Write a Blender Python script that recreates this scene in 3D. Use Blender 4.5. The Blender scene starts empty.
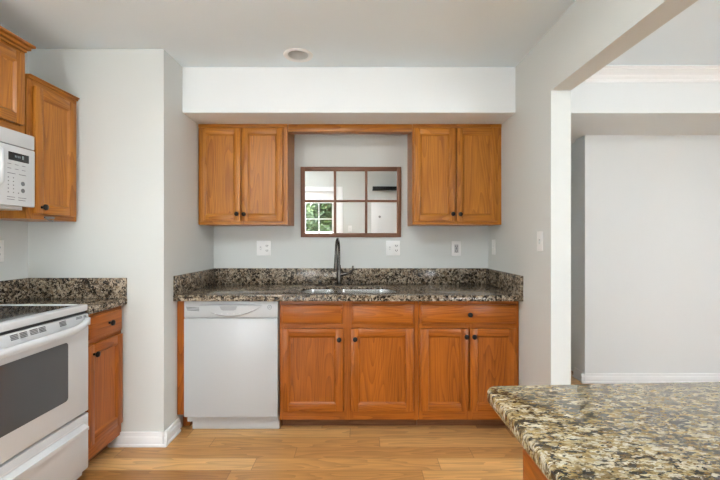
import bpy, bmesh, math, random
from mathutils import Vector, Matrix
C = bpy.context.scene.collection
SC = bpy.context.scene
PI = math.pi

# ------------------------------------------------------------------ camera, world, sun, exposure
cam_d = bpy.data.cameras.new('camera'); cam = bpy.data.objects.new('camera', cam_d); C.objects.link(cam)
cam.location = (0, 0, 1.27); cam.rotation_euler = (PI/2, 0, 0)
cam_d.sensor_width = 36; cam_d.lens = 387/720*36; cam_d.clip_start = 0.02
SC.camera = cam
W = bpy.data.worlds.new('world'); SC.world = W; W.use_nodes = True
bg = W.node_tree.nodes['Background']; bg.inputs[0].default_value = (0.90, 0.96, 1.04, 1); bg.inputs[1].default_value = 7.5
sun_d = bpy.data.lights.new('sun', 'SUN'); sun = bpy.data.objects.new('sun', sun_d); C.objects.link(sun)
sun_d.energy = 22; sun_d.angle = 0.05; sun.rotation_euler = Vector((0.72, -0.15, -0.7)).to_track_quat('-Z', 'Y').to_euler(); sun.location = (-8, 2, 8)
LAMP_FILL = 21.0  # shared strength of the added ceiling fill domes
SC.view_settings.view_transform = 'Standard'; SC.view_settings.look = 'None'
SC.view_settings.gamma = 1; SC.view_settings.use_curve_mapping = False
SC.view_settings.exposure = 1.06

# ------------------------------------------------------------------ materials
def newmat(name):
    m = bpy.data.materials.new(name); m.use_nodes = True
    nt = m.node_tree; b = nt.nodes['Principled BSDF']
    return m, nt, b
def plain(name, col, rough=0.5, metal=0.0, spec=0.5, coat=0.0):
    m, nt, b = newmat(name)
    b.inputs['Base Color'].default_value = (*col, 1); b.inputs['Roughness'].default_value = rough
    b.inputs['Metallic'].default_value = metal; b.inputs['Specular IOR Level'].default_value = spec
    b.inputs['Coat Weight'].default_value = coat; b.inputs['Coat Roughness'].default_value = 0.1
    return m
def nd(nt, t, **kw):
    n = nt.nodes.new(t)
    for k, v in kw.items():
        if k.startswith('i_'): n.inputs[k[2:].replace('_', ' ')].default_value = v
        else: setattr(n, k, v)
    return n
def ramp(nt, stops, interp='LINEAR'):
    r = nt.nodes.new('ShaderNodeValToRGB'); e = r.color_ramp; e.interpolation = interp
    while len(e.elements) < len(stops): e.elements.new(0.5)
    for el, (p, c) in zip(e.elements, stops): el.position = p; el.color = (*c, 1)
    return r
def math_n(nt, op, a, b=None):
    n = nt.nodes.new('ShaderNodeMath'); n.operation = op
    for i, v in enumerate((a, b)):
        if v is None: continue
        if isinstance(v, (int, float)): n.inputs[i].default_value = v
        else: nt.links.new(v, n.inputs[i])
    return n.outputs[0]
def wallmat(name, col, rough=0.75):
    m, nt, b = newmat(name); L = nt.links
    tc = nd(nt, 'ShaderNodeTexCoord'); n = nd(nt, 'ShaderNodeTexNoise', i_Scale=220.0, i_Detail=3.0)
    L.new(tc.outputs['Object'], n.inputs['Vector'])
    bp = nd(nt, 'ShaderNodeBump', i_Strength=0.04, i_Distance=0.002)
    L.new(n.outputs['Fac'], bp.inputs['Height']); L.new(bp.outputs[0], b.inputs['Normal'])
    b.inputs['Base Color'].default_value = (*col, 1); b.inputs['Roughness'].default_value = rough
    b.inputs['Specular IOR Level'].default_value = 0.25
    return m
def oak(name, axis, dark, light, rough=0.33):
    m, nt, b = newmat(name); L = nt.links
    tc = nd(nt, 'ShaderNodeTexCoord'); oi = nd(nt, 'ShaderNodeObjectInfo')
    sh = math_n(nt, 'MULTIPLY', oi.outputs['Random'], 23.0)
    add = nd(nt, 'ShaderNodeVectorMath', operation='ADD')
    L.new(tc.outputs['Object'], add.inputs[0]); L.new(sh, add.inputs[1])
    def mapped(k):
        mp = nd(nt, 'ShaderNodeMapping'); s = [1, 1, 1]; s['xyz'.index(axis)] = k
        mp.inputs['Scale'].default_value = s; L.new(add.outputs[0], mp.inputs[0]); return mp.outputs[0]
    n1 = nd(nt, 'ShaderNodeTexNoise', i_Scale=7.0, i_Detail=1.0, i_Roughness=0.4); L.new(mapped(0.09), n1.inputs['Vector'])
    rings = math_n(nt, 'FRACT', math_n(nt, 'MULTIPLY', n1.outputs['Fac'], 19.0))
    rings = math_n(nt, 'POWER', rings, 1.8)
    n2 = nd(nt, 'ShaderNodeTexNoise', i_Scale=170.0, i_Detail=3.0, i_Roughness=0.6); L.new(mapped(0.03), n2.inputs['Vector'])
    n3 = nd(nt, 'ShaderNodeTexNoise', i_Scale=8.0, i_Detail=2.0); L.new(mapped(0.1), n3.inputs['Vector'])
    f = math_n(nt, 'ADD', math_n(nt, 'MULTIPLY', rings, -0.26), math_n(nt, 'MULTIPLY', n2.outputs['Fac'], 0.75))
    f = math_n(nt, 'ADD', f, math_n(nt, 'MULTIPLY', n3.outputs['Fac'], 0.50))
    mid = tuple((p*0.45+q*0.55) for p, q in zip(dark, light))
    r = ramp(nt, [(0.18, dark), (0.5, mid), (0.78, light)]); L.new(f, r.inputs[0]); L.new(r.outputs[0], b.inputs['Base Color'])
    bp = nd(nt, 'ShaderNodeBump', i_Strength=0.08, i_Distance=0.001); L.new(n2.outputs['Fac'], bp.inputs['Height']); L.new(bp.outputs[0], b.inputs['Normal'])
    b.inputs['Roughness'].default_value = rough; b.inputs['Specular IOR Level'].default_value = 0.35
    return m
def plank_floor():
    m, nt, b = newmat('oak_planks'); L = nt.links
    tc = nd(nt, 'ShaderNodeTexCoord'); sp = nd(nt, 'ShaderNodeSeparateXYZ'); L.new(tc.outputs['Object'], sp.inputs[0])
    X, Y = sp.outputs[0], sp.outputs[1]
    v = math_n(nt, 'DIVIDE', math_n(nt, 'ADD', Y, 10-2.495+0.119*50), 0.119)
    row = math_n(nt, 'FLOOR', v); fv = math_n(nt, 'FRACT', v)
    wn = nd(nt, 'ShaderNodeTexWhiteNoise', noise_dimensions='1D'); L.new(row, wn.inputs['W'])
    u = math_n(nt, 'DIVIDE', math_n(nt, 'ADD', X, math_n(nt, 'MULTIPLY', wn.outputs['Value'], 7.0)), 1.05)
    col = math_n(nt, 'FLOOR', u); fu = math_n(nt, 'FRACT', u)
    cb = nd(nt, 'ShaderNodeCombineXYZ'); L.new(row, cb.inputs[0]); L.new(col, cb.inputs[1])
    wid = nd(nt, 'ShaderNodeTexWhiteNoise', noise_dimensions='3D'); L.new(cb.outputs[0], wid.inputs['Vector'])
    # grain along x, shifted for each plank
    g = nd(nt, 'ShaderNodeCombineXYZ'); L.new(math_n(nt, 'MULTIPLY', X, 0.12), g.inputs[0]); L.new(Y, g.inputs[1])
    L.new(math_n(nt, 'MULTIPLY', wid.outputs['Value'], 40.0), g.inputs[2])
    n1 = nd(nt, 'ShaderNodeTexNoise', i_Scale=9.0, i_Detail=2.0, i_Roughness=0.45); L.new(g.outputs[0], n1.inputs['Vector'])
    rings = math_n(nt, 'POWER', math_n(nt, 'FRACT', math_n(nt, 'MULTIPLY', n1.outputs['Fac'], 11.0)), 1.6)
    g2 = nd(nt, 'ShaderNodeCombineXYZ'); L.new(math_n(nt, 'MULTIPLY', X, 0.04), g2.inputs[0]); L.new(Y, g2.inputs[1]); L.new(wid.outputs['Value'], g2.inputs[2])
    n2 = nd(nt, 'ShaderNodeTexNoise', i_Scale=110.0, i_Detail=3.0); L.new(g2.outputs[0], n2.inputs['Vector'])
    tone = ramp(nt, [(0.0, (0.30, 0.125, 0.036)), (0.2, (0.46, 0.225, 0.068)), (0.6, (0.60, 0.325, 0.115)), (1.0, (0.70, 0.41, 0.16))])
    L.new(wid.outputs['Value'], tone.inputs[0])
    f = math_n(nt, 'ADD', math_n(nt, 'MULTIPLY', rings, -0.30), math_n(nt, 'MULTIPLY', n2.outputs['Fac'], 0.45))
    f = math_n(nt, 'ADD', f, 0.86)
    mul = nd(nt, 'ShaderNodeVectorMath', operation='SCALE'); L.new(tone.outputs[0], mul.inputs[0]); L.new(f, mul.inputs['Scale'])
    # seams
    sv = math_n(nt, 'LESS_THAN', math_n(nt, 'MINIMUM', fv, math_n(nt, 'SUBTRACT', 1.0, fv)), 0.012)
    su = math_n(nt, 'LESS_THAN', math_n(nt, 'MINIMUM', fu, math_n(nt, 'SUBTRACT', 1.0, fu)), 0.0016)
    s = math_n(nt, 'MAXIMUM', sv, su)
    mix = nd(nt, 'ShaderNodeMix', data_type='RGBA'); L.new(math_n(nt, 'MULTIPLY', s, 0.6), mix.inputs[0]); L.new(mul.outputs[0], mix.inputs[6]); mix.inputs[7].default_value = (0.12, 0.05, 0.02, 1)
    L.new(mix.outputs[2], b.inputs['Base Color'])
    b.inputs['Roughness'].default_value = 0.28; b.inputs['Specular IOR Level'].default_value = 0.5
    bp = nd(nt, 'ShaderNodeBump', i_Strength=0.25, i_Distance=0.001); L.new(math_n(nt, 'SUBTRACT', 1.0, s), bp.inputs['Height']); L.new(bp.outputs[0], b.inputs['Normal'])
    return m
def granite(name, cell, stretch, pal, pal2, veins, rough=0.12):
    m, nt, b = newmat(name); L = nt.links
    tc = nd(nt, 'ShaderNodeTexCoord'); mp = nd(nt, 'ShaderNodeMapping'); mp.inputs['Scale'].default_value = (1.0, stretch, 1.0)
    mp.inputs['Rotation'].default_value = (0, 0, 0.3); L.new(tc.outputs['Object'], mp.inputs[0])
    def warped(amount, sc):
        n = nd(nt, 'ShaderNodeTexNoise', i_Scale=sc, i_Detail=3.0, i_Roughness=0.6); L.new(mp.outputs[0], n.inputs['Vector'])
        sb = nd(nt, 'ShaderNodeVectorMath', operation='SUBTRACT'); L.new(n.outputs['Color'], sb.inputs[0]); sb.inputs[1].default_value = (0.5, 0.5, 0.5)
        sc_ = nd(nt, 'ShaderNodeVectorMath', operation='SCALE'); L.new(sb.outputs[0], sc_.inputs[0]); sc_.inputs['Scale'].default_value = amount
        ad = nd(nt, 'ShaderNodeVectorMath', operation='ADD'); L.new(mp.outputs[0], ad.inputs[0]); L.new(sc_.outputs[0], ad.inputs[1]); return ad.outputs[0]
    w = warped(2.2/cell, cell*0.9)
    v1 = nd(nt, 'ShaderNodeTexVoronoi', i_Scale=cell); L.new(w, v1.inputs['Vector'])
    v2 = nd(nt, 'ShaderNodeTexVoronoi', i_Scale=cell*2.3); L.new(w, v2.inputs['Vector'])
    big = nd(nt, 'ShaderNodeTexNoise', i_Scale=cell*0.16, i_Detail=2.0); L.new(mp.outputs[0], big.inputs['Vector'])
    def pick(v, p, k):
        sp = nd(nt, 'ShaderNodeSeparateXYZ'); L.new(v.outputs['Color'], sp.inputs[0])
        f = math_n(nt, 'ADD', sp.outputs[0], math_n(nt, 'MULTIPLY', math_n(nt, 'SUBTRACT', big.outputs['Fac'], 0.5), k))
        r = ramp(nt, p); L.new(f, r.inputs[0]); return r.outputs[0], sp.outputs[1]
    c1, _ = pick(v1, pal, 0.9); c2, g2 = pick(v2, pal2, 0.5)
    mix = nd(nt, 'ShaderNodeMix', data_type='RGBA'); L.new(math_n(nt, 'GREATER_THAN', g2, 0.52), mix.inputs[0]); L.new(c1, mix.inputs[6]); L.new(c2, mix.inputs[7])
    nk = nd(nt, 'ShaderNodeTexNoise', i_Scale=cell*0.55, i_Detail=5.0, i_Roughness=0.7, i_Distortion=0.5); L.new(mp.outputs[0], nk.inputs['Vector'])
    kr = ramp(nt, [(veins, (0, 0, 0)), (veins+0.05, (1, 1, 1))]); L.new(nk.outputs['Fac'], kr.inputs[0])
    m2 = nd(nt, 'ShaderNodeMix', data_type='RGBA'); L.new(math_n(nt, 'MULTIPLY', kr.outputs[0], 0.85), m2.inputs[0]); L.new(mix.outputs[2], m2.inputs[6]); m2.inputs[7].default_value = (0.022, 0.018, 0.014, 1)
    nt2 = nd(nt, 'ShaderNodeTexNoise', i_Scale=cell*0.9, i_Detail=5.0, i_Roughness=0.75); L.new(mp.outputs[0], nt2.inputs['Vector'])
    sr = ramp(nt, [(0.30, (0.30, 0.28, 0.25)), (0.5, (0.85, 0.85, 0.85)), (0.68, (1.25, 1.22, 1.18))]); L.new(nt2.outputs['Fac'], sr.inputs[0])
    mu = nd(nt, 'ShaderNodeMix', data_type='RGBA', blend_type='MULTIPLY'); mu.inputs[0].default_value = 0.8; L.new(m2.outputs[2], mu.inputs[6]); L.new(sr.outputs[0], mu.inputs[7])
    L.new(mu.outputs[2], b.inputs['Base Color']); b.inputs['Roughness'].default_value = rough; b.inputs['Specular IOR Level'].default_value = 0.38
    return m
def glass_mat(name, tint=(1, 1, 1)):
    m = bpy.data.materials.new(name); m.use_nodes = True; nt = m.node_tree; nt.nodes.clear()
    o = nd(nt, 'ShaderNodeOutputMaterial'); t = nd(nt, 'ShaderNodeBsdfTransparent'); t.inputs[0].default_value = (*tint, 1)
    g = nd(nt, 'ShaderNodeBsdfGlossy', i_Roughness=0.0); f = nd(nt, 'ShaderNodeFresnel', i_IOR=1.45); mx = nd(nt, 'ShaderNodeMixShader')
    nt.links.new(f.outputs[0], mx.inputs[0]); nt.links.new(t.outputs[0], mx.inputs[1]); nt.links.new(g.outputs[0], mx.inputs[2]); nt.links.new(mx.outputs[0], o.inputs[0])
    return m
def emit(name, col, s):
    m = bpy.data.materials.new(name); m.use_nodes = True; nt = m.node_tree; nt.nodes.clear()
    o = nd(nt, 'ShaderNodeOutputMaterial'); e = nd(nt, 'ShaderNodeEmission', i_Strength=s); e.inputs[0].default_value = (*col, 1)
    nt.links.new(e.outputs[0], o.inputs[0]); return m

OD, OL = (0.21, 0.062, 0.008), (0.51, 0.195, 0.026)
OAK_V = oak('oak_vertical_grain', 'z', OD, OL)
OAK_X = oak('oak_horizontal_grain', 'x', OD, OL)
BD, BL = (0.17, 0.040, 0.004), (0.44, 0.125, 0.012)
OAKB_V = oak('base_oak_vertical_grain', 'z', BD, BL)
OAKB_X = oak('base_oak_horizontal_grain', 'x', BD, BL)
OAK_DK = oak('toe_kick_wood', 'x', (0.10, 0.035, 0.012), (0.20, 0.08, 0.03), 0.5)
WALNUT_V = oak('walnut_vertical', 'z', (0.12, 0.050, 0.026), (0.24, 0.11, 0.06), 0.45)
WALNUT_X = oak('walnut_horizontal', 'x', (0.12, 0.050, 0.026), (0.24, 0.11, 0.06), 0.45)
FLOOR = plank_floor()
WALL = wallmat('grey_wall_paint', (0.635, 0.65, 0.622))
WALL2 = wallmat('pale_wall_paint', (0.76, 0.775, 0.765))
WHITE = wallmat('white_ceiling_paint', (0.79, 0.88, 0.93))
WHITE_S = wallmat('white_soffit_paint', (0.80, 0.82, 0.82))
TRIM = plain('white_trim_paint', (0.84, 0.84, 0.83), 0.35)
PAL_D = [(0.10, (0.012, 0.010, 0.008)), (0.36, (0.05, 0.036, 0.024)), (0.48, (0.20, 0.14, 0.085)), (0.66, (0.36, 0.275, 0.185)), (0.9, (0.46, 0.39, 0.30))]
PAL_D2 = [(0.2, (0.016, 0.013, 0.010)), (0.45, (0.13, 0.09, 0.055)), (0.8, (0.42, 0.35, 0.26))]
PAL_P = [(0.08, (0.035, 0.03, 0.02)), (0.25, (0.15, 0.11, 0.05)), (0.45, (0.29, 0.205, 0.085)), (0.68, (0.38, 0.30, 0.155)), (0.92, (0.50, 0.45, 0.34))]
PAL_P2 = [(0.14, (0.02, 0.018, 0.014)), (0.33, (0.20, 0.12, 0.04)), (0.6, (0.31, 0.24, 0.115)), (0.9, (0.46, 0.41, 0.31))]
GRANITE = granite('granite_dark', 62.0, 1.0, PAL_D, PAL_D2, 0.60, 0.14)
GRANITE_P = granite('granite_gold', 54.0, 2.0, PAL_P, PAL_P2, 0.55, 0.12)
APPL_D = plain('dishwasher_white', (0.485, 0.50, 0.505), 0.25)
APPL = plain('white_enamel', (0.60, 0.615, 0.62), 0.25)
APPL2 = plain('white_plastic', (0.50, 0.505, 0.50), 0.4)
BLACK = plain('black_metal', (0.012, 0.011, 0.011), 0.35, 0.6)
GAP = plain('dark_gap', (0.02, 0.02, 0.02), 0.6)
GLASS_TOP = plain('black_glass', (0.03, 0.031, 0.033), 0.06)
GREY_MARK = plain('grey_print', (0.13, 0.135, 0.14), 0.5)
RING = plain('burner_print', (0.10, 0.10, 0.105), 0.15)
OVEN_GL = plain('oven_window_glass', (0.075, 0.078, 0.08), 0.10)
STEEL = plain('brushed_steel', (0.62, 0.62, 0.615), 0.25, 1.0)
STEEL_D = plain('dark_steel', (0.25, 0.25, 0.25), 0.35, 1.0)
BRONZE = plain('dark_bronze', (0.10, 0.09, 0.08), 0.22, 0.9)
MIRROR = plain('mirror_glass', (0.94, 0.945, 0.945), 0.0, 1.0)
PLATE = plain('white_plate', (0.82, 0.82, 0.80), 0.35)
SLOT = plain('slot_dark', (0.04, 0.04, 0.04), 0.6)
GLASS = glass_mat('window_glass')
POCKET = plain('pocket_grey', (0.30, 0.305, 0.31), 0.35)
CAN_IN = plain('can_grey', (0.62, 0.62, 0.61), 0.3)

# ------------------------------------------------------------------ mesh helpers
class MB:
    def __init__(s): s.bm = bmesh.new()
    def merge(s, t, m=0):
        mp = {}
        for v in t.verts: mp[v] = s.bm.verts.new(v.co)
        for f in t.faces:
            try: nf = s.bm.faces.new([mp[v] for v in f.verts]); nf.material_index = m if m is not None else f.material_index
            except ValueError: pass
        t.free(); return s
    def box(s, x0, x1, y0, y1, z0, z1, m=0, bev=0.0, seg=2):
        t = bmesh.new(); bmesh.ops.create_cube(t, size=1)
        for v in t.verts: v.co = Vector(((x0+x1)/2+v.co.x*(x1-x0), (y0+y1)/2+v.co.y*(y1-y0), (z0+z1)/2+v.co.z*(z1-z0)))
        if bev: bmesh.ops.bevel(t, geom=t.edges[:], offset=bev, segments=seg, affect='EDGES', profile=0.5)
        return s.merge(t, m)
    def quad(s, pts, m=0):
        f = s.bm.faces.new([s.bm.verts.new(Vector(p)) for p in pts]); f.material_index = m; return s
    def tube(s, pts, r, n=12, m=0, cap=True):
        pts = [Vector(p) for p in pts]; rs = r if isinstance(r, (list, tuple)) else [r]*len(pts)
        rings = []; up = None
        for i, p in enumerate(pts):
            d = (pts[min(i+1, len(pts)-1)]-pts[max(i-1, 0)]).normalized()
            if up is None: up = Vector((0, 0, 1)) if abs(d.z) < 0.9 else Vector((1, 0, 0))
            a = d.cross(up).normalized(); up = a.cross(d).normalized()
            rings.append([s.bm.verts.new(p+(a*math.cos(2*PI*k/n)+up*math.sin(2*PI*k/n))*rs[i]) for k in range(n)])
        for A, B in zip(rings, rings[1:]):
            for k in range(n): s.bm.faces.new((A[k], A[(k+1) % n], B[(k+1) % n], B[k])).material_index = m
        if cap:
            s.bm.faces.new(rings[0][::-1]).material_index = m; s.bm.faces.new(rings[-1]).material_index = m
        return s
    def lathe(s, prof, c, axis='z', n=24, m=0):
        c = Vector(c)
        def P(r, h, a):
            u, v = r*math.cos(a), r*math.sin(a)
            return c+{'z': Vector((u, v, h)), '-y': Vector((u, -h, v)), 'x': Vector((h, u, v)), '-x': Vector((-h, u, v)), 'y': Vector((u, h, v))}[axis]
        rings = []
        for r, h in prof:
            rings.append([s.bm.verts.new(P(max(r, 1e-5), h, 2*PI*k/n)) for k in range(n)])
        for A, B in zip(rings, rings[1:]):
            for k in range(n): s.bm.faces.new((A[k], A[(k+1) % n], B[(k+1) % n], B[k])).material_index = m
        return s
    def prism(s, poly, z0, z1, holes=(), m=0, bev=0.0, seg=2, caps=True):
        t = bmesh.new(); E = []
        for lp in (poly, *holes):
            vs = [t.verts.new((x, y, z0)) for x, y in lp]
            E += [t.edges.new((vs[i], vs[(i+1) % len(vs)])) for i in range(len(vs))]
        bmesh.ops.triangle_fill(t, use_beauty=True, use_dissolve=not holes, edges=E)
        r = bmesh.ops.extrude_face_region(t, geom=t.faces[:])
        for v in r['geom']:
            if isinstance(v, bmesh.types.BMVert): v.co.z = z1
        bmesh.ops.recalc_face_normals(t, faces=t.faces[:])
        if bev:
            ed = [e for e in t.edges if len(e.link_faces) == 2 and e.calc_face_angle(0) > 1.2 and abs(e.verts[0].co.z-e.verts[1].co.z) < 1e-5]
            bmesh.ops.bevel(t, geom=ed, offset=bev, segments=seg, affect='EDGES', profile=0.5)
        return s.merge(t, m)
    def build(s, name, mats, parent=None, angle=40, origin=None):
        bmesh.ops.recalc_face_normals(s.bm, faces=s.bm.faces[:])
        if origin is not None: bmesh.ops.translate(s.bm, verts=s.bm.verts[:], vec=-Vector(origin))
        me = bpy.data.meshes.new(name); s.bm.to_mesh(me); s.bm.free()
        for mt in (mats if isinstance(mats, (list, tuple)) else [mats]): me.materials.append(mt)
        me.polygons.foreach_set('use_smooth', [True]*len(me.polygons)); me.set_sharp_from_angle(angle=math.radians(angle))
        o = bpy.data.objects.new(name, me); C.objects.link(o)
        if parent: o.parent = parent
        if origin is not None: o.location = origin
        return o
def bx(*a, **k): return MB().box(*a, **k)
def thing(name, label, cat, loc=(0, 0, 0), rotz=0, group=None):
    o = bpy.data.objects.new(name, None); C.objects.link(o); o.empty_display_size = 0.1
    o.location = loc; o.rotation_euler = (0, 0, rotz); return tag(o, label, cat, group)
def tag(o, label, cat, group=None):
    o['label'] = label; o['category'] = cat
    if group: o['group'] = group
    return o
def struct(name, mb, m, parent=None):
    o = mb.build(name, m, parent)
    o['kind'] = 'structure'; return o
def dup(root, loc, rotz, label, group=None):
    r = root.copy(); C.objects.link(r); r.location = loc; r.rotation_euler = (0, 0, rotz); r['label'] = label
    if group: r['group'] = group
    for ch in list(root.children):
        c = ch.copy(); C.objects.link(c); c.parent = r
        for g in list(ch.children):
            d = g.copy(); C.objects.link(d); d.parent = c
    return r
def circle(cx, cy, r, n=32, ry=None): return [(cx+r*math.cos(2*PI*k/n), cy+(ry or r)*math.sin(2*PI*k/n)) for k in range(n)]
def rrect(x0, x1, y0, y1, r, n=6):
    rs = r if isinstance(r, (list, tuple)) else [r]*4   # order: (x1,y1) (x0,y1) (x0,y0) (x1,y0)
    P = []
    for (cx, sx, cy, sy, a0, q) in ((x1, -1, y1, -1, 0, rs[0]), (x0, 1, y1, -1, 90, rs[1]), (x0, 1, y0, 1, 180, rs[2]), (x1, -1, y0, 1, 270, rs[3])):
        for k in range(n+1):
            a = math.radians(a0+90*k/n); P.append((cx+sx*q+q*math.cos(a), cy+sy*q+q*math.sin(a)))
    return P

# ------------------------------------------------------------------ the setting
XL, XR = -2.05, 1.06            # kitchen side walls
AL = -1.211                     # left wall of the sink alcove
YB, YJ = 3.20, 2.39             # alcove back wall, jog wall
YR = -1.20                      # wall behind the camera
ZC, ZC2 = 2.448, 2.51
XW = 1.171                      # far face of the right wall
XD = 4.6
HALL = 5.2
struct('floor', bx(XL-0.1, XD+0.1, YR-0.12, HALL+0.1, -0.1, 0), FLOOR)
LX, LY, LR = -0.394, 2.465, 0.066   # recessed light
struct('ceiling', MB().prism([(XL-0.1, YR-0.1), (XR+0.05, YR-0.1), (XR+0.05, YB+0.1), (XL-0.1, YB+0.1)], ZC, ZC+0.2, holes=[circle(LX, LY, LR, 32)]), WHITE)
struct('ceiling_dining', bx(XW-0.06, XD+0.1, YR-0.1, HALL+0.1, ZC2, ZC2+0.13), WHITE)
struct('wall_left', bx(XL-0.1, XL, YR-0.1, YJ, 0, ZC), WALL)
struct('wall_jog', bx(XL-0.1, AL, YJ, YB+0.1, 0, ZC), WALL)
struct('wall_back', bx(AL, XR, YB, YB+0.1, 0, ZC), WALL)
struct('wall_soffit', bx(AL, XR, 2.64, YB, 2.139, ZC), WHITE_S)
# right wall, opening to the next room and its header in one piece
prof = [(2.148, 0), (HALL, 0), (HALL, ZC2), (YR, ZC2), (YR, 0), (-0.62, 0), (-0.62, 2.10), (2.148, 2.10)]
rw = MB(); t = bmesh.new()
vs = [t.verts.new((XR, y, z)) for y, z in prof]; f = t.faces.new(vs)
r = bmesh.ops.extrude_face_region(t, geom=[f])
for v in r['geom']:
    if isinstance(v, bmesh.types.BMVert): v.co.x = XW
rw.merge(t); struct('wall_right', rw, WALL)
# next room
struct('wall_dining_back', bx(2.0, XD, 3.44, 3.60, 0, ZC2), WALL2)
struct('wall_bulkhead', bx(XW, XD, 2.834, 3.44, 2.20, ZC2), WALL2)
struct('ceiling_hall', bx(XW, 2.0, 3.44, HALL, 2.20, ZC2).box(2.0, 2.16, 3.60, HALL, 2.20, ZC2), WALL2)
struct('wall_hall', bx(2.06, 2.16, 3.60, HALL, 0, 2.20), WALL2)
struct('wall_hall_back', bx(XW, 2.16, HALL, HALL+0.1, 0, ZC2), WALL2)
def crown(mbx, x0, x1, y, zt):
    P = [(0, 0.085), (0.012, 0.085), (0.016, 0.07), (0.03, 0.055), (0.035, 0.045), (0.062, 0.022), (0.07, 0.018), (0.07, 0.008), (0.085, 0.006), (0.085, 0)]
    for (a, b), (c, d) in zip(P, P[1:]):
        mbx.quad([(x0, y-a, zt-b), (x1, y-a, zt-b), (x1, y-c, zt-d), (x0, y-c, zt-d)])
    return mbx
struct('trim_1', crown(MB(), XW, XD, 2.834, ZC2), TRIM)
def base_x(x0, x1, y, s):       # baseboard along x, in front (s=-1) of plane y
    m = MB().box(x0, x1, min(y, y+s*0.012), max(y, y+s*0.012), 0, 0.088, bev=0.003)
    m.box(x0, x1, min(y, y+s*0.017), max(y, y+s*0.017), 0, 0.062, bev=0.004); m.box(x0, x1, min(y, y+s*0.026), max(y, y+s*0.026), 0, 0.018, bev=0.006); return m
def base_y(y0, y1, x, s):
    m = MB().box(min(x, x+s*0.012), max(x, x+s*0.012), y0, y1, 0, 0.088, bev=0.003)
    m.box(min(x, x+s*0.017), max(x, x+s*0.017), y0, y1, 0, 0.062, bev=0.004); m.box(min(x, x+s*0.026), max(x, x+s*0.026), y0, y1, 0, 0.018, bev=0.006); return m
struct('baseboard_jog', base_x(-1.545, AL+0.026, YJ, -1), TRIM)
struct('baseboard_left', base_y(YJ-0.02, 2.57, AL, 1), TRIM)
struct('baseboard_right', base_y(2.15, 2.57, XR, -1), TRIM)
struct('baseboard_dining', base_x(1.96, XD, 3.44, -1), TRIM)
struct('baseboard_hall', base_y(3.42, 3.60, 2.0, -1), TRIM)

# wall behind the camera, with glazed door (kitchen) and window (next room)
def holed_wall(name, x0, x1, z1, holes, m):
    mb = MB(); xs = sorted({x0, x1, *[h[0] for h in holes], *[h[1] for h in holes]})
    for a, b in zip(xs, xs[1:]):
        hs = [h for h in holes if h[0] <= a+1e-6 and h[1] >= b-1e-6]
        if not hs: mb.box(a, b, YR-0.12, YR, 0, z1)
        else:
            if hs[0][2] > 0: mb.box(a, b, YR-0.12, YR, 0, hs[0][2])
            mb.box(a, b, YR-0.12, YR, hs[0][3], z1)
    return struct(name, mb, m)
holed_wall('wall_rear', XL, XR+0.05, ZC, [(-1.95, -0.430, 0.0, 2.03)], WALL)
holed_wall('wall_dining_rear', XR+0.05, XD, ZC2, [(2.3, 3.7, 0.6, 1.85)], WALL2)
def glazing(name, leaves, z0, z1, nx, nz, y, casing=0.09, sash=0.05, top=0.05, bottom=0.05):
    fr = MB(); g = MB(); x0, x1 = leaves[0][0], leaves[-1][1]
    for a, b in leaves:
        fr.box(a+0.001, a+sash, y-0.04, y, z0, z1); fr.box(b-sash, b-0.001, y-0.04, y, z0, z1); fr.box(a+sash, b-sash, y-0.04, y, z1-top, z1); fr.box(a+sash, b-sash, y-0.04, y, z0, z0+bottom)
        ga, gb, gc, gd = a+sash, b-sash, z0+bottom, z1-top
        for k in range(1, nx): xx = ga+(gb-ga)*k/nx; fr.box(xx-0.009, xx+0.009, y-0.03, y-0.008, gc, gd)
        for k in range(1, nz): zz = gc+(gd-gc)*k/nz; fr.box(ga, gb, y-0.03, y-0.008, zz-0.009, zz+0.009)
        g.box(ga, gb, y-0.022, y-0.018, gc, gd)
    o = struct(name, fr, TRIM); zb = 0 if z0 < 0.1 else z0-0.09
    cs = MB(); cs.box(x0-casing, x0, YR, YR+0.02, zb, z1+casing, bev=0.004); cs.box(x1, x1+casing, YR, YR+0.02, zb, z1+casing, bev=0.004)
    cs.box(x0, x1, YR, YR+0.02, z1, z1+casing, bev=0.004)
    if z0 > 0.1: cs.box(x0-casing, x1+casing, YR, YR+0.05, z0-0.04, z0, bev=0.004)
    cs.build('casing', TRIM, o); g.build('pane', GLASS, o)
    return o
glazing('door_1', [(-1.95, -1.19), (-1.19, -0.43)], 0.001, 2.03, 2, 5, YR-0.03, 0.095, 0.12, 0.22, 0.25)
glazing('window_1', [(2.3, 3.0), (3.0, 3.7)], 0.6, 1.85, 1, 2, YR-0.03)
wd = MB()
for a, b, c, d in ((YR-0.1, 0.2, 0, ZC2), (1.4, 3.6, 0, ZC2), (0.2, 1.4, 0, 0.9), (0.2, 1.4, 2.1, ZC2)): wd.box(XD, XD+0.1, a, b, c, d)
struct('wall_dining_right', wd, WALL2)
w2 = MB()
for a, b, c, d in ((0.2, 0.25, 0.9, 2.1), (1.35, 1.4, 0.9, 2.1), (0.78, 0.82, 0.95, 2.05), (0.25, 1.35, 0.9, 0.95), (0.25, 1.35, 2.05, 2.1)): w2.box(XD+0.02, XD+0.06, a, b, c, d)
w2 = struct('window_2', w2, TRIM)
MB().box(XD+0.038, XD+0.042, 0.25, 1.35, 0.95, 2.05).build('pane', GLASS, w2)
d2 = bx(0.22, 0.95, YR, YR+0.035, 0.01, 1.82, bev=0.003)
for a, b in ((0.10, 0.85), (1.0, 1.72)): d2.box(0.33, 0.84, YR+0.03, YR+0.042, a, b, bev=0.006)
d2 = struct('door_2', d2, TRIM)
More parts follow.
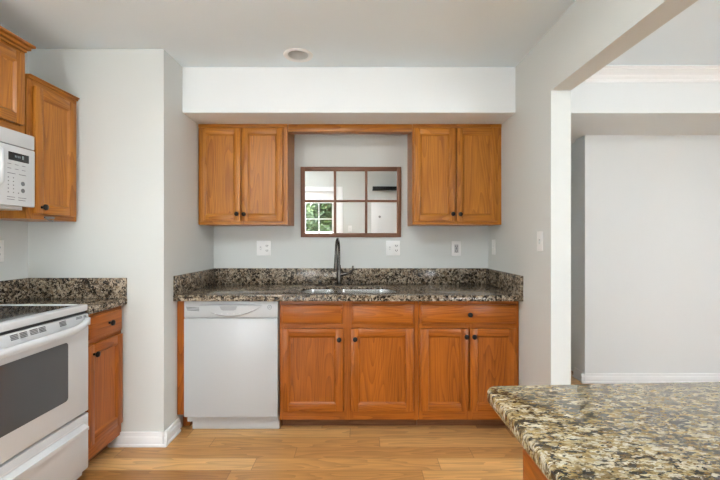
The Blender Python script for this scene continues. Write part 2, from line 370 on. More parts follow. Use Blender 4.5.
MB().lathe([(0.008, 0), (0.008, 0.02), (0.02, 0.03), (0.022, 0.04), (0.012, 0.05), (0, 0.052)], (0.38, YR+0.042, 1.54), 'y').build('knob', STEEL_D, d2)

# ------------------------------------------------------------------ cabinets
def knob(parent, x, z, y=-0.02):
    return MB().lathe([(0.0075, 0), (0.006, 0.008), (0.0065, 0.013), (0.014, 0.017), (0.0165, 0.022), (0.015, 0.028), (0.008, 0.032), (0, 0.033)], (x, y, z), '-y', 20).build('knob', BLACK, parent)
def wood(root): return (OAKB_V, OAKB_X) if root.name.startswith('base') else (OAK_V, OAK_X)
def door(parent, x0, x1, z0, z1, kn=None, sw=0.05):
    OAK_V, OAK_X = wood(parent)
    t = 0.02; f = MB()
    f.box(x0, x0+sw, -t, -0.0005, z0, z1, 0, 0.003); f.box(x1-sw, x1, -t, -0.0005, z0, z1, 0, 0.003)
    f.box(x0+sw-0.001, x1-sw+0.001, -t+0.0004, -0.0005, z1-sw, z1, 1, 0.003); f.box(x0+sw-0.001, x1-sw+0.001, -t+0.0004, -0.0005, z0, z0+sw, 1, 0.003)
    a, b, c, d = x0+sw, x1-sw, z0+sw, z1-sw; k = 0.011; ya, yb = -t+0.001, -t+0.011
    f.quad([(a, ya, c), (a+k, yb, c+k), (a+k, yb, d-k), (a, ya, d)], 0); f.quad([(b, ya, c), (b-k, yb, c+k), (b-k, yb, d-k), (b, ya, d)], 0)
    f.quad([(a, ya, d), (a+k, yb, d-k), (b-k, yb, d-k), (b, ya, d)], 1); f.quad([(a, ya, c), (a+k, yb, c+k), (b-k, yb, c+k), (b, ya, c)], 1)
    o = f.build('door', [OAK_V, OAK_X], parent)
    bx(a+0.002, b-0.002, -t+0.0108, -0.001, c+0.002, d-0.002).build('panel', OAK_V, o)
    if kn: knob(o, kn[0], kn[1])
    return o
def drawer(parent, x0, x1, z0, z1, kn=None, name='drawer'):
    OAK_V, OAK_X = wood(parent)
    f = MB().box(x0, x1, -0.012, -0.0005, z0, z1, 0, 0.002).box(x0+0.008, x1-0.008, -0.02, -0.011, z0+0.008, z1-0.008, 0, 0.005)
    o = f.build(name, OAK_X, parent)
    if kn: knob(o, kn[0], kn[1])
    return o
def carcass(root, w, d, z0, z1, toe=True):
    OAK_V, OAK_X = wood(root)
    m = MB(); e = 0.018
    m.box(0, e, 0.0155, d, z0, z1); m.box(w-e, w, 0.0155, d, z0, z1); m.box(e, w-e, d-0.01, d, z0, z1); m.box(e, w-e, 0.0155, d-0.01, z0, z0+e)
    if not toe: m.box(e, w-e, 0.0155, d-0.01, z1-e, z1)
    m.build('carcass', OAK_V, root)
def frame(root, w, z0, z1, stiles, rails):
    OAK_V, OAK_X = wood(root)
    m = MB().box(0.002, w-0.002, 0.004, 0.015, z0+0.002, z1-0.002, 0)
    for a, b in stiles: m.box(a, b, 0, 0.015, z0, z1, 0)
    for q in rails: m.box(stiles[0][0]+0.001, stiles[-1][1]-0.001, 0.0004, 0.015, q[0], q[1], 1)
    m.build('face_frame', [OAK_V, OAK_X], root)
def toe(root, w, z0):
    bx(0.0, w, 0.075, 0.087, 0.0, z0-0.001).build('toe_kick', OAK_DK, root)

YF = 2.575
# sink base
x0 = -0.535
t = thing('base_cabinet', 'wide oak base cabinet under the sink, two doors below plain drawer fronts', 'cabinet', (x0, YF, 0), 0, 'oak base cabinets along the back wall')
wS = 0.923
carcass(t, wS, 0.62, 0.075, 0.871); frame(t, wS, 0.075, 0.871, [(0, 0.024), (wS/2-0.03, wS/2+0.03), (wS-0.03, wS)], [(0.84, 0.871), (0.69, 0.712), (0.075, 0.135)])
drawer(t, 0.014, 0.419, 0.715, 0.842, name='false_drawer_front'); drawer(t, 0.481, 0.888, 0.715, 0.842, name='false_drawer_front')
door(t, 0.014, 0.424, 0.137, 0.684, (0.398, 0.615)); door(t, 0.476, 0.888, 0.137, 0.684, (0.503, 0.618)); toe(t, wS, 0.075)
# drawer base
t = thing('base_cabinet', 'oak base cabinet against the right wall, one drawer with knob above two doors', 'cabinet', (0.390, YF, 0), 0, 'oak base cabinets along the back wall')
wD = 0.666
carcass(t, wD, 0.62, 0.075, 0.871); frame(t, wD, 0.075, 0.871, [(0, 0.025), (0.31, 0.36), (wD-0.03, wD)], [(0.84, 0.871), (0.69, 0.712), (0.075, 0.135)])
drawer(t, 0.015, 0.646, 0.715, 0.842, (0.333, 0.779)); door(t, 0.013, 0.327, 0.137, 0.684, (0.309, 0.634)); door(t, 0.338, 0.646, 0.137, 0.684, (0.360, 0.634)); toe(t, wD, 0.075)
# end panel beside the dishwasher
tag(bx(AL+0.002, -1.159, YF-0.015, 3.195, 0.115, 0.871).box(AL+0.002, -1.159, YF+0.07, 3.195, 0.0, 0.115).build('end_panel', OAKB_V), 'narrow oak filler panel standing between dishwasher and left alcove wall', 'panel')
# upper cabinets either side of the mirror
def upper(root, w, d, z0, z1, doors):
    carcass(root, w, d, z0, z1, False); frame(root, w, z0, z1, [(0, 0.018), (w/2-0.012, w/2+0.012), (w-0.03, w)], [(z1-0.03, z1), (z0, z0+0.03)])
    for q in doors: door(root, *q, sw=0.046)
YU = 2.90
t = thing('wall_cabinet', 'oak upper cabinet left of the mirror, above the dishwasher, its pair of doors shut', 'cabinet', (AL+0.001, YU, 0), 0, 'oak upper cabinets under the soffit')
wU = 0.667
upper(t, wU, 0.298, 1.385, 2.138, [(0.012, 0.319, 1.411, 2.106, (0.297, 1.463)), (0.330, 0.634, 1.411, 2.106, (0.351, 1.461))])
bx(0.0, wU, -0.008, -0.0005, 2.112, 2.1375, bev=0.003).build('top_molding', OAK_X, t)
dup(t, (0.392, YU, 0), 0, 'oak upper cabinet right of the mirror, against the right wall, its pair of doors shut')
tag(bx(-0.538, 0.390, YU-0.006, YU+0.07, 2.08, 2.137, bev=0.003).build('valance', OAK_X), 'oak valance board bridging the two upper cabinets over the mirror', 'valance')

# left run (fronts face +x): local x = world y, local front -y = world +x
R90 = PI/2
t = thing('base_cabinet', 'narrow oak base cabinet between the range and the corner, one drawer over one door', 'cabinet', (-1.475, 2.058, 0), R90)
carcass(t, 0.33, 0.57, 0.075, 0.871); frame(t, 0.33, 0.075, 0.871, [(0, 0.03), (0.305, 0.33)], [(0.84, 0.871), (0.695, 0.715), (0.075, 0.14)])
drawer(t, 0.016, 0.318, 0.719, 0.858, (0.188, 0.790)); door(t, 0.016, 0.318, 0.152, 0.698, (0.058, 0.645)); toe(t, 0.33, 0.075)
t = thing('wall_cabinet', 'narrow oak upper cabinet in the corner to the right of the microwave', 'cabinet', (-1.75, 2.030, 0), R90)
carcass(t, 0.358, 0.298, 1.383, 2.125, False); frame(t, 0.358, 1.383, 2.125, [(0, 0.046), (0.333, 0.358)], [(2.09, 2.125), (1.383, 1.42)])
door(t, 0.036, 0.330, 1.412, 2.095, (0.074, 1.448), 0.05)
MB().box(0, 0.358, -0.012, 0.298, 2.125, 2.136, bev=0.002).box(0, 0.358, -0.022, 0.298, 2.136, 2.144, bev=0.003).build('top_molding', OAK_X, t)
hk = MB().box(0.11, 0.175, -0.012, 0.0, 1.389, 1.401, bev=0.003); hk.tube([(0.12, -0.004, 1.392), (0.13, -0.016, 1.38), (0.15, -0.018, 1.376), (0.17, -0.006, 1.382)], 0.004, 8)
hk.build('latch', STEEL_D, t)['label'] = 'small dark metal latch'
t = thing('wall_cabinet', 'raised oak upper cabinet above the microwave, with crown molding near the ceiling', 'cabinet', (-1.75, 1.262, 0), R90)
carcass(t, 0.758, 0.298, 1.818, 2.245, False); frame(t, 0.758, 1.818, 2.245, [(0, 0.03), (0.364, 0.394), (0.728, 0.758)], [(2.21, 2.245), (1.818, 1.855)])
door(t, 0.02, 0.376, 1.86, 2.225, (0.345, 1.89)); door(t, 0.384, 0.738, 1.86, 2.225, (0.412, 1.89))
MB().box(-0.0, 0.758, -0.012, 0.298, 2.245, 2.258, bev=0.002).box(-0.012, 0.77, -0.028, 0.298, 2.258, 2.276, bev=0.006).box(-0.022, 0.78, -0.042, 0.298, 2.276, 2.29, bev=0.003).build('crown_molding', OAK_X, t)

# ------------------------------------------------------------------ counters
t = thing('countertop', 'dark speckled granite countertop along the back wall with raised splash strips', 'countertop', (0, 2.505, 0))
SX = [(-0.43, -0.182), (-0.156, 0.275)]; SY0, SY1 = 0.092, 0.425
HOLE = [rrect(SX[0][0], SX[0][1], SY0, SY1, [0.05, 0.12, 0.12, 0.05]), rrect(SX[1][0], SX[1][1], SY0, SY1, [0.14, 0.05, 0.05, 0.14])]
MB().prism([(AL+0.001, 0), (XR-0.001, 0), (XR-0.001, 0.694), (AL+0.001, 0.694)], 0.898, 0.912, holes=HOLE, bev=0.004).box(AL+0.001, XR-0.001, 0.0, 0.062, 0.8725, 0.8985, 0, 0.004).box(AL+0.001, XR-0.001, 0.50, 0.694, 0.8725, 0.8985).build('slab', GRANITE, t)
bx(AL+0.021, XR-0.021, 0.674, 0.694, 0.9122, 1.037, bev=0.002).build('backsplash', GRANITE, t)
bx(AL+0.001, AL+0.0205, 0.004, 0.694, 0.9122, 1.037, bev=0.002).build('side_splash', GRANITE, t)
bx(XR-0.0205, XR-0.001, 0.004, 0.694, 0.9122, 1.037, bev=0.002).build('side_splash', GRANITE, t)
t = thing('countertop', 'short granite countertop in the left corner beside the range, with splash strips', 'countertop', (0, 2.0, 0))
MB().prism([(XL+0.001, 0.056), (-1.437, 0.056), (-1.437, 0.389), (XL+0.001, 0.389)], 0.8725, 0.912, bev=0.006).build('slab', GRANITE, t)
bx(XL+0.021, -1.437, 0.369, 0.389, 0.9122, 1.037, bev=0.002).build('backsplash', GRANITE, t)
bx(XL+0.001, XL+0.0205, 0.056, 0.389, 0.9122, 1.037, bev=0.002).build('side_splash', GRANITE, t)
# peninsula
PA = 0.304
cr = [(PA+0.035*(1-math.cos(a)), 0.92+0.035*math.sin(a)) for a in [PI/2*k/8 for k in range(9)]]
poly = [(0.294, -0.60), *cr, (1.30, 1.003), (1.30, -0.60)]
t = thing('peninsula_countertop', 'gold and grey granite slab of the peninsula in the right foreground', 'countertop', (0.3, 0.2, 0))
MB().prism([(x-0.3, y-0.2) for x, y in poly], 0.8805, 0.912, bev=0.007, seg=3).build('slab', GRANITE_P, t)
t = thing('base_cabinet', 'oak peninsula cabinet under the foreground granite slab, doors facing the aisle', 'cabinet', (0.354, 0.826, 0), -PI/2)
wP = 1.40
carcass(t, wP, 0.6, 0.075, 0.879); frame(t, wP, 0.075, 0.879, [(0, 0.022), (0.45, 0.48), (0.92, 0.95), (wP-0.03, wP)], [(0.845, 0.879), (0.69, 0.712), (0.075, 0.135)])
for a in (0.02, 0.485, 0.95):
    drawer(t, a, a+0.425, 0.715, 0.85, (a+0.21, 0.78)); door(t, a, a+0.425, 0.137, 0.69, (a+0.395, 0.63))
toe(t, wP, 0.075)

# ------------------------------------------------------------------ sink, faucet
t = thing('sink', 'stainless steel double bowl sink set under the granite counter', 'sink', (0, 2.505, 0.8975))
def bowl(par, x0, x1, rs):
    rings = [(0.006, 0.0), (-0.001, -0.0005), (-0.004, -0.02), (-0.008, -0.14), (-0.03, -0.175), (-0.06, -0.185)]
    m = MB(); R = []
    for g, z in rings:
        P = rrect(x0-g, x1+g, SY0-min(g, 0.004), SY1+g, [max(0.012, q+g) for q in rs], 8)
        R.append([m.bm.verts.new((x, y, z)) for x, y in P])
    for A, B in zip(R, R[1:]):
        for k in range(len(A)): m.bm.faces.new((A[k], A[(k+1) % len(A)], B[(k+1) % len(A)], B[k]))
    m.bm.faces.new(R[-1])
    o = m.build('bowl', STEEL, par, 60)
    cx, cy = (x0+x1)/2, (SY0+SY1)/2+0.02
    MB().lathe([(0.045, -0.1845), (0.043, -0.181), (0.036, -0.1825), (0.034, -0.184), (0.0, -0.184)], (cx, cy, 0), 'z').build('drain', STEEL_D, o)
bowl(t, *SX[0], [0.05, 0.12, 0.12, 0.05]); bowl(t, *SX[1], [0.14, 0.05, 0.05, 0.14])
FX, FY = -0.166, 3.065
t = thing('faucet', 'dark bronze gooseneck kitchen faucet with pull-down spray head behind the sink', 'faucet', (FX, FY, 0.9122))
MB().lathe([(0.0, 0), (0.032, 0), (0.032, 0.006), (0.026, 0.012), (0.0, 0.014)], (0, 0, 0)).build('base_plate', BRONZE, t)
MB().lathe([(0.0, 0.011), (0.0205, 0.012), (0.0205, 0.10), (0.0175, 0.125), (0.013, 0.16), (0.0, 0.16)], (0, 0, 0)).build('body', BRONZE, t)
arc = [(0, 0, 0.155), (0, 0, 0.25)]
for k in range(1, 17):
    a = PI*k/16; q = 0.095*(1-math.cos(a)); arc.append((-0.012*q/0.19, -q, 0.27+0.095*math.sin(a)))
arc.append((-0.012, -0.19, 0.245))
MB().tube(arc, 0.0096, 14).build('spout', BRONZE, t)
MB().lathe([(0.0, 0.13), (0.0165, 0.13), (0.018, 0.14), (0.0155, 0.18), (0.0115, 0.245), (0.0095, 0.255), (0.0, 0.255)], (-0.012, -0.19, 0)).build('spray_head', BRONZE, t)
MB().tube([(0.015, 0, 0.085), (0.055, -0.003, 0.092), (0.066, -0.004, 0.092)], [0.015, 0.0145, 0.0125], 14).tube([(0.062, -0.004, 0.09), (0.094, -0.006, 0.105), (0.108, -0.008, 0.13), (0.110, -0.008, 0.155)], [0.0095, 0.008, 0.0075, 0.0065], 12).build('handle', BRONZE, t)
t = MB().lathe([(0.0, 0), (0.045, 0), (0.047, 0.004), (0.043, 0.009), (0.024, 0.012), (0.013, 0.018), (0.013, 0.026), (0.018, 0.031), (0.016, 0.038), (0.0, 0.04)], (0, 0, 0)).build('sink_stopper', BRONZE)
t.location = (-0.313, 3.045, 0.9122); tag(t, 'small dark sink stopper lying on the granite behind the left bowl', 'stopper')

# ------------------------------------------------------------------ mirror
t = thing('mirror', 'window style wall mirror of six panes in a brown wooden frame', 'mirror', (-0.075, YB-0.001, 1.293)); t.rotation_euler.x = math.radians(1.2)
mw, mh, fw = 0.412, 0.577, 0.034
f = MB(); f.box(-mw, -mw+fw, -0.022, 0, 0, mh, 0, 0.003); f.box(mw-fw, mw, -0.022, 0, 0, mh, 0, 0.003)
f.box(-mw+fw-0.001, mw-fw+0.001, -0.0215, 0, 0, fw, 1, 0.003); f.box(-mw+fw-0.001, mw-fw+0.001, -0.0215, 0, mh-fw, mh, 1, 0.003)
f.build('frame', [WALNUT_V, WALNUT_X], t)
xm = [-0.130, 0.126]; zm = 0.297
f = MB(); 
for q in xm: f.box(q-0.010, q+0.010, -0.018, -0.0085, fw, mh-fw, 0, 0.002)
f.box(-mw+fw, mw-fw, -0.0175, -0.0085, zm-0.009, zm+0.009, 1, 0.002)
f.build('muntin', [WALNUT_V, WALNUT_X], t)
xe = [(-mw+fw, xm[0]-0.0105), (xm[0]+0.0105, xm[1]-0.0105), (xm[1]+0.0105, mw-fw)]
for a, b in xe:
    for c, d in ((fw, zm-0.0095), (zm+0.0095, mh-fw)):
        bx(a+0.0005, b-0.0005, -0.008, -0.004, c+0.0005, d-0.0005).build('pane', MIRROR, t)

# ------------------------------------------------------------------ outlets and switches (local: plate in xz plane, front -y)
def plate(name, label, cat, loc, rz, w, h, group=None):
    t = thing(name, label, cat, loc, rz, group)
    bx(-w/2, w/2, -0.006, 0, 0, h, 0, 0.0025).build('plate', PLATE, t); return t
def receptacle(t, cx, h):
    for zc in (h/2+0.0195, h/2-0.0195):
        m = MB().prism(circle(cx, zc, 0.0165, 20, 0.0145), 0.006, 0.009)
        bmesh.ops.rotate(m.bm, verts=m.bm.verts[:], cent=(0, 0, 0), matrix=Matrix.Rotation(PI/2, 3, 'X'))
        o = m.build('receptacle', PLATE, t)
        MB().box(cx-0.009, cx-0.005, -0.0095, -0.0088, zc-0.004, zc+0.007).box(cx+0.005, cx+0.009, -0.0095, -0.0088, zc-0.004, zc+0.007).box(cx-0.0025, cx+0.0025, -0.0095, -0.0088, zc-0.0105, zc-0.006).build('socket_slot', SLOT, o)
def toggle(t, cx, h):
    bx(cx-0.006, cx+0.006, -0.0068, -0.0055, h/2-0.013, h/2+0.013).build('switch_slot', APPL2, t)
    m = MB(); m.quad([(cx-0.004, -0.0066, h/2-0.004), (cx+0.004, -0.0066, h/2-0.004), (cx+0.004, -0.018, h/2-0.009), (cx-0.004, -0.018, h/2-0.009)]).box(cx-0.004, cx+0.004, -0.016, -0.006, h/2-0.009, h/2+0.004, 0, 0.001)
    m.build('toggle', PLATE, t)
PH = 0.122
t = plate('outlet', 'white double gang switch and outlet plate below the left upper cabinet', 'outlet', (-0.795, YB-0.0005, 1.142), 0, 0.116, PH)
toggle(t, -0.026, PH); receptacle(t, 0.028, PH)
dup(t, (0.272, YB-0.0005, 1.142), 0, 'white double gang switch and outlet plate below the mirror corner, right of faucet')
t = plate('outlet', 'white single gang outlet plate below the right upper cabinet', 'outlet', (0.795, YB-0.0005, 1.138), 0, 0.078, 0.122)
bx(-0.017, 0.017, -0.0085, -0.0055, 0.027, 0.095, 0, 0.001).build('receptacle', APPL2, t)
for zc in (0.08, 0.042): MB().box(-0.009, -0.005, -0.0092, -0.0082, zc-0.006, zc+0.006).box(0.005, 0.009, -0.0092, -0.0082, zc-0.006, zc+0.006).box(-0.003, 0.003, -0.0092, -0.0082, zc-0.0125, zc-0.008).build('socket_slot', SLOT, t)
for zc in (0.0565, 0.0635): bx(-0.008, 0.008, -0.0098, -0.0082, zc-0.0022, zc+0.0022).build('button', GREY_MARK, t)
t = plate('light_switch', 'white switch plate on the right wall, close to the alcove corner above the granite', 'switch', (XR-0.0005, 3.06, 1.155), -PI/2, 0.072, 0.118)
toggle(t, 0, 0.118)
dup(t, (XR-0.0005, 2.272, 1.203), -PI/2, 'white switch plate on the right wall beside the opening to next room')
t = plate('outlet', 'white outlet plate on the left wall above the granite corner, at frame edge', 'outlet', (XL+0.0005, 2.185, 1.146), R90, 0.076, 0.122)
receptacle(t, 0, 0.122)
t = plate('light_switch', 'white switch plate reflected in the mirror, on the wall behind the viewer', 'switch', (-0.195, YR+0.0005, 1.25), PI, 0.072, 0.118)
toggle(t, 0, 0.118)
# shelf on the wall behind the viewer, seen in the mirror
t = thing('wall_shelf', 'black wall shelf seen reflected in the mirror, on the wall behind the viewer', 'shelf', (0.24, YR+0.001, 2.045))
bx(0, 0.75, 0, 0.18, 0.0, 0.03, 0, 0.008).build('board', BLACK, t)
for q in (0.06, 0.34, 0.66): bx(q, q+0.025, 0, 0.14, 0.03, 0.06, 0, 0.004).build('bracket', BLACK, t)
bx(0.0, 0.75, 0.16, 0.18, 0.03, 0.07, 0, 0.006).build('rail', BLACK, t)

# ------------------------------------------------------------------ recessed ceiling light
t = thing('recessed_light', 'round recessed ceiling light with white trim ring, switched off, before the soffit', 'light', (LX, LY, ZC))
MB().lathe([(0.064, 0.002), (0.066, -0.004), (0.075, -0.007), (0.09, -0.006), (0.094, -0.0005), (0.064, -0.0005)], (0, 0, 0), n=40).build('trim_ring', TRIM, t)
MB().lathe([(0.0645, 0.0), (0.058, 0.05), (0.05, 0.10), (0.045, 0.13), (0.0, 0.13)], (0, 0, 0), n=40).build('baffle', CAN_IN, t)
MB().lathe([(0.0, 0.060), (0.03, 0.063), (0.042, 0.075), (0.044, 0.09), (0.03, 0.115), (0.02, 0.129)], (0, 0, 0), n=32).build('bulb', APPL2, t)
# dome lamps added as unseen fill to brighten both rooms
t = thing('fill_dome_light', 'round dome fill light added on the kitchen ceiling, above and out of the view', 'light', (-0.3, 0.8, ZC))
MB().lathe([(0.0, -0.0005), (0.13, -0.0005), (0.13, -0.025), (0.05, -0.03), (0.05, -0.05), (0.0, -0.05)], (0, 0, 0), n=32).build('base', TRIM, t)
MB().lathe([(0.0, -0.05), (0.17, -0.052), (0.215, -0.065), (0.22, -0.08), (0.19, -0.115), (0.12, -0.14), (0.0, -0.15)], (0, 0, 0), n=40).build('diffuser', emit('fill_diffuser', (0.96, 0.985, 1.0), LAMP_FILL), t)
dup(t, (-1.35, -0.15, ZC), 0, 'round dome fill light added on the kitchen ceiling, behind the viewer by the glazed door')  # added fill for the rear and left walls, clear of the mirror
dup(t, (3.0, 0.6, ZC2), 0, 'round dome fill light added on the ceiling of the next room, out of view')  # added fill that lifts the next room's walls

# ------------------------------------------------------------------ dishwasher
t = thing('dishwasher', 'white dishwasher with curved control console between oak filler panel and sink cabinet', 'dishwasher', (-1.155, 2.535, 0))
wd_ = 0.615
bx(0.005, wd_-0.005, 0.045, 0.63, 0.06, 0.868).build('tub', APPL2, t)
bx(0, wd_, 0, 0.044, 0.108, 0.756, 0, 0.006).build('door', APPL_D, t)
bx(0.03, wd_-0.002, 0.062, 0.08, 0.002, 0.059, 0, 0.003).build('kick_plate', APPL2, t)
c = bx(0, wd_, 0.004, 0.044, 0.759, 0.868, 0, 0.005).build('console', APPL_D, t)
# bulging crescent of the console
m = MB(); N = 24; top = []; bot = []; mt = []; mb_ = []
for k in range(N+1):
    u = -1+2*k/N; xx = wd_*0.495+u*0.215; d_ = 1-u*u
    zt = 0.842+0.010*d_; zb = 0.842-0.075*d_
    e = 0.024*d_**0.5
    top.append(m.bm.verts.new((xx, 0.0035, zt))); mt.append(m.bm.verts.new((xx, 0.0035-e, zt-0.10*(zt-zb)))); mb_.append(m.bm.verts.new((xx, 0.0035-e*0.9, zb+0.12*(zt-zb)))); bot.append(m.bm.verts.new((xx, 0.0035, zb)))
for A, B in ((top, mt), (mt, mb_), (mb_, bot)):
    for k in range(N):
        try: m.bm.faces.new((A[k], A[k+1], B[k+1], B[k]))
        except ValueError: pass
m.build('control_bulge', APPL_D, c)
pk = [(0.242, 0.840), (0.358, 0.840), (0.348, 0.818), (0.335, 0.812), (0.265, 0.812), (0.252, 0.818)]
m = MB(); m.prism(pk, 0.012, 0.0222); bmesh.ops.rotate(m.bm, verts=m.bm.verts[:], cent=(0, 0, 0), matrix=Matrix.Rotation(PI/2, 3, 'X'))
m.build('pocket_handle', POCKET, c)
m = MB()
for k in range(3): m.quad([(0.015+k*0.003, 0.0035, 0.832-k*0.009), (0.100, 0.0035, 0.826-k*0.009), (0.100, 0.0035, 0.821-k*0.009), (0.015+k*0.003, 0.0035, 0.827-k*0.009)])
m.build('vent', GREY_MARK, c)
for k in range(5): bx(0.21+k*0.04, 0.219+k*0.04, -0.0205, -0.012, 0.789, 0.7915).build('button', CAN_IN, c)
bx(0.435, 0.462, -0.0125, -0.0055, 0.812, 0.8145).build('indicator', CAN_IN, c)
m = MB(); m.lathe([(0.0145, 0), (0.0145, 0.0012), (0.0118, 0.0012), (0.0118, 0)], (0.562, 0.0038, 0.829), '-y', 28)
m.tube([(0.556, 0.003, 0.826), (0.558, 0.003, 0.833), (0.5615, 0.003, 0.834), (0.561, 0.003, 0.827), (0.5575, 0.003, 0.8255)], 0.0011, 6).tube([(0.568, 0.003, 0.834), (0.565, 0.003, 0.832), (0.567, 0.003, 0.829), (0.564, 0.003, 0.826), (0.5685, 0.003, 0.825)], 0.0011, 6)
m.build('logo_badge', GREY_MARK, c)

# ------------------------------------------------------------------ range (local x = world y, front -y = world +x)
t = thing('range', 'white electric range with black glass cooktop and oven window at left edge', 'range', (-1.455, 1.293, 0), R90)
w = 0.752
bx(0.003, w-0.003, 0.012, 0.585, 0.03, 0.885).build('body', APPL, t)
m = MB(); m.box(0, w, -0.018, 0.03, 0.898, 0.932, 0, 0.006).box(0, 0.028, 0.03, 0.585, 0.898, 0.932, 0, 0.005).box(w-0.028, w, 0.03, 0.585, 0.898, 0.932, 0, 0.005).box(0.028, w-0.028, 0.5, 0.585, 0.898, 0.932, 0, 0.003)
m.build('cooktop_frame', APPL, t)
g = bx(0.0285, w-0.0285, 0.0305, 0.4995, 0.892, 0.9285).build('cooktop_glass', GLASS_TOP, t)
for cx, cy, r in ((0.2, 0.15, 0.105), (0.55, 0.15, 0.08), (0.2, 0.38, 0.08), (0.55, 0.38, 0.105)):
    MB().lathe([(r, 0.9286), (r, 0.9289), (r-0.004, 0.9289), (r-0.004, 0.9286)], (cx, cy, 0), n=48).build('burner_ring', RING, g)
bx(0.004, w-0.004, -0.008, 0.02, 0.885, 0.8975).build('cooktop_seam', GAP, t)
bx(0.0, w, 0.505, 0.59, 0.9325, 1.09, 0, 0.012).build('backguard', APPL, t)
for q in (0.08, 0.18, 0.57, 0.67): MB().lathe([(0.022, 0), (0.022, 0.01), (0.018, 0.022), (0.0, 0.022)], (q, 0.505, 1.02), '-y').build('knob', APPL2, t)
od = MB().box(0, w, -0.022, 0.011, 0.372, 0.884, 0, 0.006)
od = od.build('oven_door', APPL, t)
m = MB(); m.prism(rrect(0.15, w-0.146, 0.482, 0.769, 0.018), 0.0215, 0.0235); bmesh.ops.rotate(m.bm, verts=m.bm.verts[:], cent=(0, 0, 0), matrix=Matrix.Rotation(PI/2, 3, 'X'))
m.build('oven_window', OVEN_GL, od)
# handle bar bowing away from the door
P = []
for k in range(25):
    u = -1+2*k/24; P.append((w/2+u*(w/2-0.012), -0.028-0.030*(1-abs(u)**6), 0.822+0.026*abs(u)**5))
m = MB(); R = []
for p in P: R.append([m.bm.verts.new((p[0], p[1]+dy, p[2]+dz)) for dy, dz in ((0.014, 0.018), (0.0, 0.020), (-0.010, 0.012), (-0.012, 0.0), (-0.008, -0.012), (0.004, -0.016), (0.014, -0.014))])
for A, B in zip(R, R[1:]):
    for k in range(7): m.bm.faces.new((A[k], A[(k+1) % 7], B[(k+1) % 7], B[k]))
m.bm.faces.new(R[0][::-1]); m.bm.faces.new(R[-1])
m.box(0.01, 0.04, -0.04, -0.02, 0.825, 0.865, 0, 0.004).box(w-0.04, w-0.01, -0.04, -0.02, 0.825, 0.865, 0, 0.004)
m.build('handle', APPL, od, 50)
def slots(a, b, n, name='vent'):
    m = MB()
    for k in range(n):
        z = 0.8765-k*0.0065; m.box(a+0.002*k, b+0.002*k, -0.0232, -0.0218, z-0.002, z+0.002)
    m.build(name, GREY_MARK, od)
for a, b in ((0.10, 0.14), (0.19, 0.225), (0.29, 0.325), (0.335, 0.37), (0.385, 0.425), (0.432, 0.468), (0.55, 0.59)): slots(a, b, 4)
slots(0.66, 0.70, 2); slots(0.712, 0.73, 2)
dr = MB().box(0, w, -0.022, 0.011, 0.07, 0.362, 0, 0.006).build('drawer', APPL, t)
m = MB()
for (ya, za), (yb, zb) in (((-0.022, 0.316), (-0.048, 0.302)), ((-0.048, 0.302), (-0.048, 0.286)), ((-0.048, 0.286), (-0.022, 0.276))):
    m.quad([(0.07, ya, za), (w-0.035, ya, za), (w-0.035, yb, zb), (0.07, yb, zb)])
for q in (0.07, w-0.035): m.quad([(q, -0.022, 0.316), (q, -0.048, 0.302), (q, -0.048, 0.286), (q, -0.022, 0.276)])
m.build('drawer_handle', APPL, dr, 20)
bx(0.06, w-0.03, -0.0228, -0.0218, 0.322, 0.328).build('handle_groove', CAN_IN, dr)
bx(0.02, w-0.02, 0.03, 0.55, 0.0, 0.03).build('foot_rail', GAP, t)

# ------------------------------------------------------------------ microwave
t = thing('microwave', 'white over-the-range microwave with black display and keypad at left edge', 'microwave', (-1.725, 1.277, 1.423), R90)
w = 0.752
bx(0, w, 0.001, 0.32, 0.02, 0.388, 0, 0.003).build('case', APPL, t)
bx(0.02, w-0.03, 0.02, 0.31, 0.0, 0.02).build('vent_base', CAN_IN, t)
bx(0, w, -0.02, 0.0, 0.315, 0.388, 0, 0.004).build('top_grille', APPL, t)
d_ = bx(0, 0.552, -0.022, 0.0, 0.016, 0.312, 0, 0.005).build('door', APPL, t)
bx(0.06, 0.44, -0.0235, -0.0215, 0.07, 0.26).build('door_window', OVEN_GL, d_)
m = MB(); 
m.tube([(0.528, -0.022, 0.10), (0.528, -0.048, 0.125), (0.528, -0.052, 0.20), (0.528, -0.048, 0.27), (0.528, -0.022, 0.295)], 0.014, 12); m.build('handle', APPL, d_)
p = bx(0.555, w, -0.022, 0.0, 0.016, 0.312, 0, 0.005).build('control_panel', APPL, t)
bx(0.597, 0.712, -0.0235, -0.0215, 0.238, 0.278).build('display', plain('display_black', (0.01, 0.01, 0.012), 0.15), p)
m = MB()
for k, (a, hh) in enumerate(((0.632, 0.010), (0.640, 0.010), (0.650, 0.010), (0.658, 0.010), (0.672, 0.018), (0.678, 0.018))): m.box(a, a+0.004, -0.0240, -0.0234, 0.26-hh/2, 0.26+hh/2)
m.build('digits', plain('digit_pale', (0.35, 0.42, 0.45), 0.5), p)
m = MB()
for r_ in range(2):
    for c_ in range(3): m.box(0.592+c_*0.04, 0.612+c_*0.04, -0.0232, -0.0218, 0.218-r_*0.022, 0.2205-r_*0.022)
m.box(0.592, 0.635, -0.0232, -0.0218, 0.172, 0.175).box(0.655, 0.695, -0.0232, -0.0218, 0.172, 0.175)
for r_ in range(5):
    for c_ in range(3 if r_ > 0 else 2): 
        if c_ < 2 or r_ in (4,): m.box(0.594+c_*0.028, 0.599+c_*0.028, -0.0232, -0.0218, 0.150-r_*0.018, 0.155-r_*0.018)
m.box(0.590, 0.632, -0.0232, -0.0218, 0.056, 0.059).box(0.652, 0.697, -0.0232, -0.0218, 0.056, 0.059).box(0.590, 0.630, -0.0232, -0.0218, 0.044, 0.047).box(0.652, 0.692, -0.0232, -0.0218, 0.044, 0.047)
m.build('keypad', GREY_MARK, p)
m = MB()
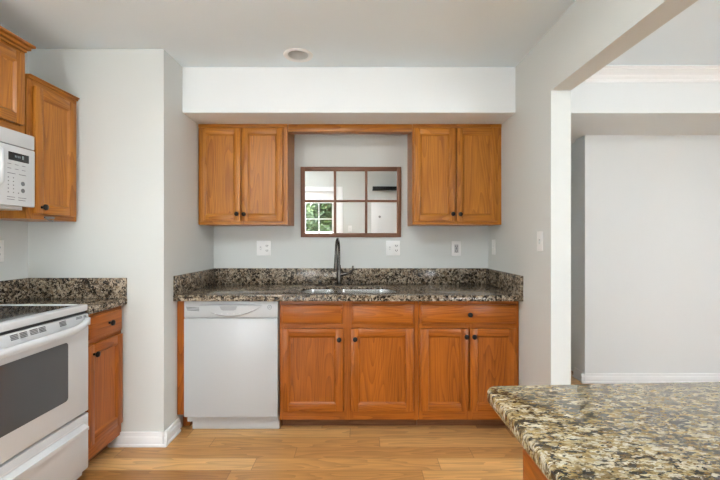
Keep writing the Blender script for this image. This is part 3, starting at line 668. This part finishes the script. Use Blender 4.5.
for z in (0.13, 0.095): m.lathe([(0.011, 0), (0.011, 0.0012), (0, 0.0012)], (0.678, -0.0218, z), '-y', 20)
m.build('round_button', GREY_MARK, p)

# ------------------------------------------------------------------ outside, seen through the glazed door in the mirror
gmat = plain('patio_concrete', (0.62, 0.62, 0.60), 0.9)
o = bx(-9, 11, -14, YR-0.12, -0.35, -0.15).build('ground', gmat); o['kind'] = 'structure'
def leafmat(name, a, b):
    m, nt, bs = newmat(name); n = nd(nt, 'ShaderNodeTexNoise', i_Scale=3.0, i_Detail=3.0); tc = nd(nt, 'ShaderNodeTexCoord'); nt.links.new(tc.outputs['Object'], n.inputs['Vector'])
    r = ramp(nt, [(0.3, a), (0.7, b)]); nt.links.new(n.outputs['Fac'], r.inputs[0]); nt.links.new(r.outputs[0], bs.inputs['Base Color']); bs.inputs['Roughness'].default_value = 0.6
    return m
LEAF = leafmat('leaves', (0.008, 0.022, 0.006), (0.05, 0.085, 0.02)); BARK = plain('bark', (0.12, 0.08, 0.05), 0.9)
rnd = random.Random(4)
def shrub(label, x, y, h, r, seed):
    q = random.Random(seed); t = thing('shrub', label, 'shrub', (x, y, -0.15), 0, 'shrubs outside the glazed door')
    MB().tube([(0, 0, 0), (0.03, 0, h*0.4), (0, 0.03, h*0.8)], [0.05, 0.04, 0.02], 8).build('stem', BARK, t)
    m = MB()
    for k in range(4200):
        u, v, s = q.gauss(0, 1), q.gauss(0, 1), q.gauss(0, 1); L = (u*u+v*v+s*s)**0.5; R = q.random()**0.4*(0.75+0.35*math.sin(3*u/L+seed)*math.cos(4*s/L))
        c = Vector((u/L*r*R, v/L*r*R, h*0.56+s/L*h*0.46*R)); a = Vector((q.gauss(0, 1), q.gauss(0, 1), q.gauss(0, 1))).normalized(); b = a.orthogonal().normalized()
        a *= 0.12; b *= 0.06; nrm = a.cross(b).normalized()*0.015
        m.quad([c-a, c-b+nrm, c+a, c+b+nrm])
    o = m.build('foliage', LEAF, t); o['kind'] = 'stuff'
shrub('leafy shrub outside the glazed door, nearest the door jamb in the mirror', 0.75, -5.2, 3.3, 0.82, 1)
shrub('leafy shrub outside the glazed door, in the middle of its row', -1.25, -5.2, 3.6, 0.95, 2)
shrub('leafy shrub outside the glazed door, farthest left of its row', -3.3, -5.2, 3.0, 0.85, 3)
m = MB()
for k in range(28): m.box(-4+k*0.2, -3.82+k*0.2, -3.42, -3.39, -0.1, 1.2, 0, 0.006)
m.box(-4, 1.6, -3.39, -3.35, 0.1, 0.2).box(-4, 1.6, -3.39, -3.35, 0.95, 1.05)
for k in range(4): m.box(-4+k*1.83, -3.9+k*1.83, -3.49, -3.42, -0.15, 1.25)
tag(m.build('fence', TRIM, origin=(-1.2, -3.4, -0.15)), 'white board fence outside, glimpsed through the door glass in the mirror', 'fence')
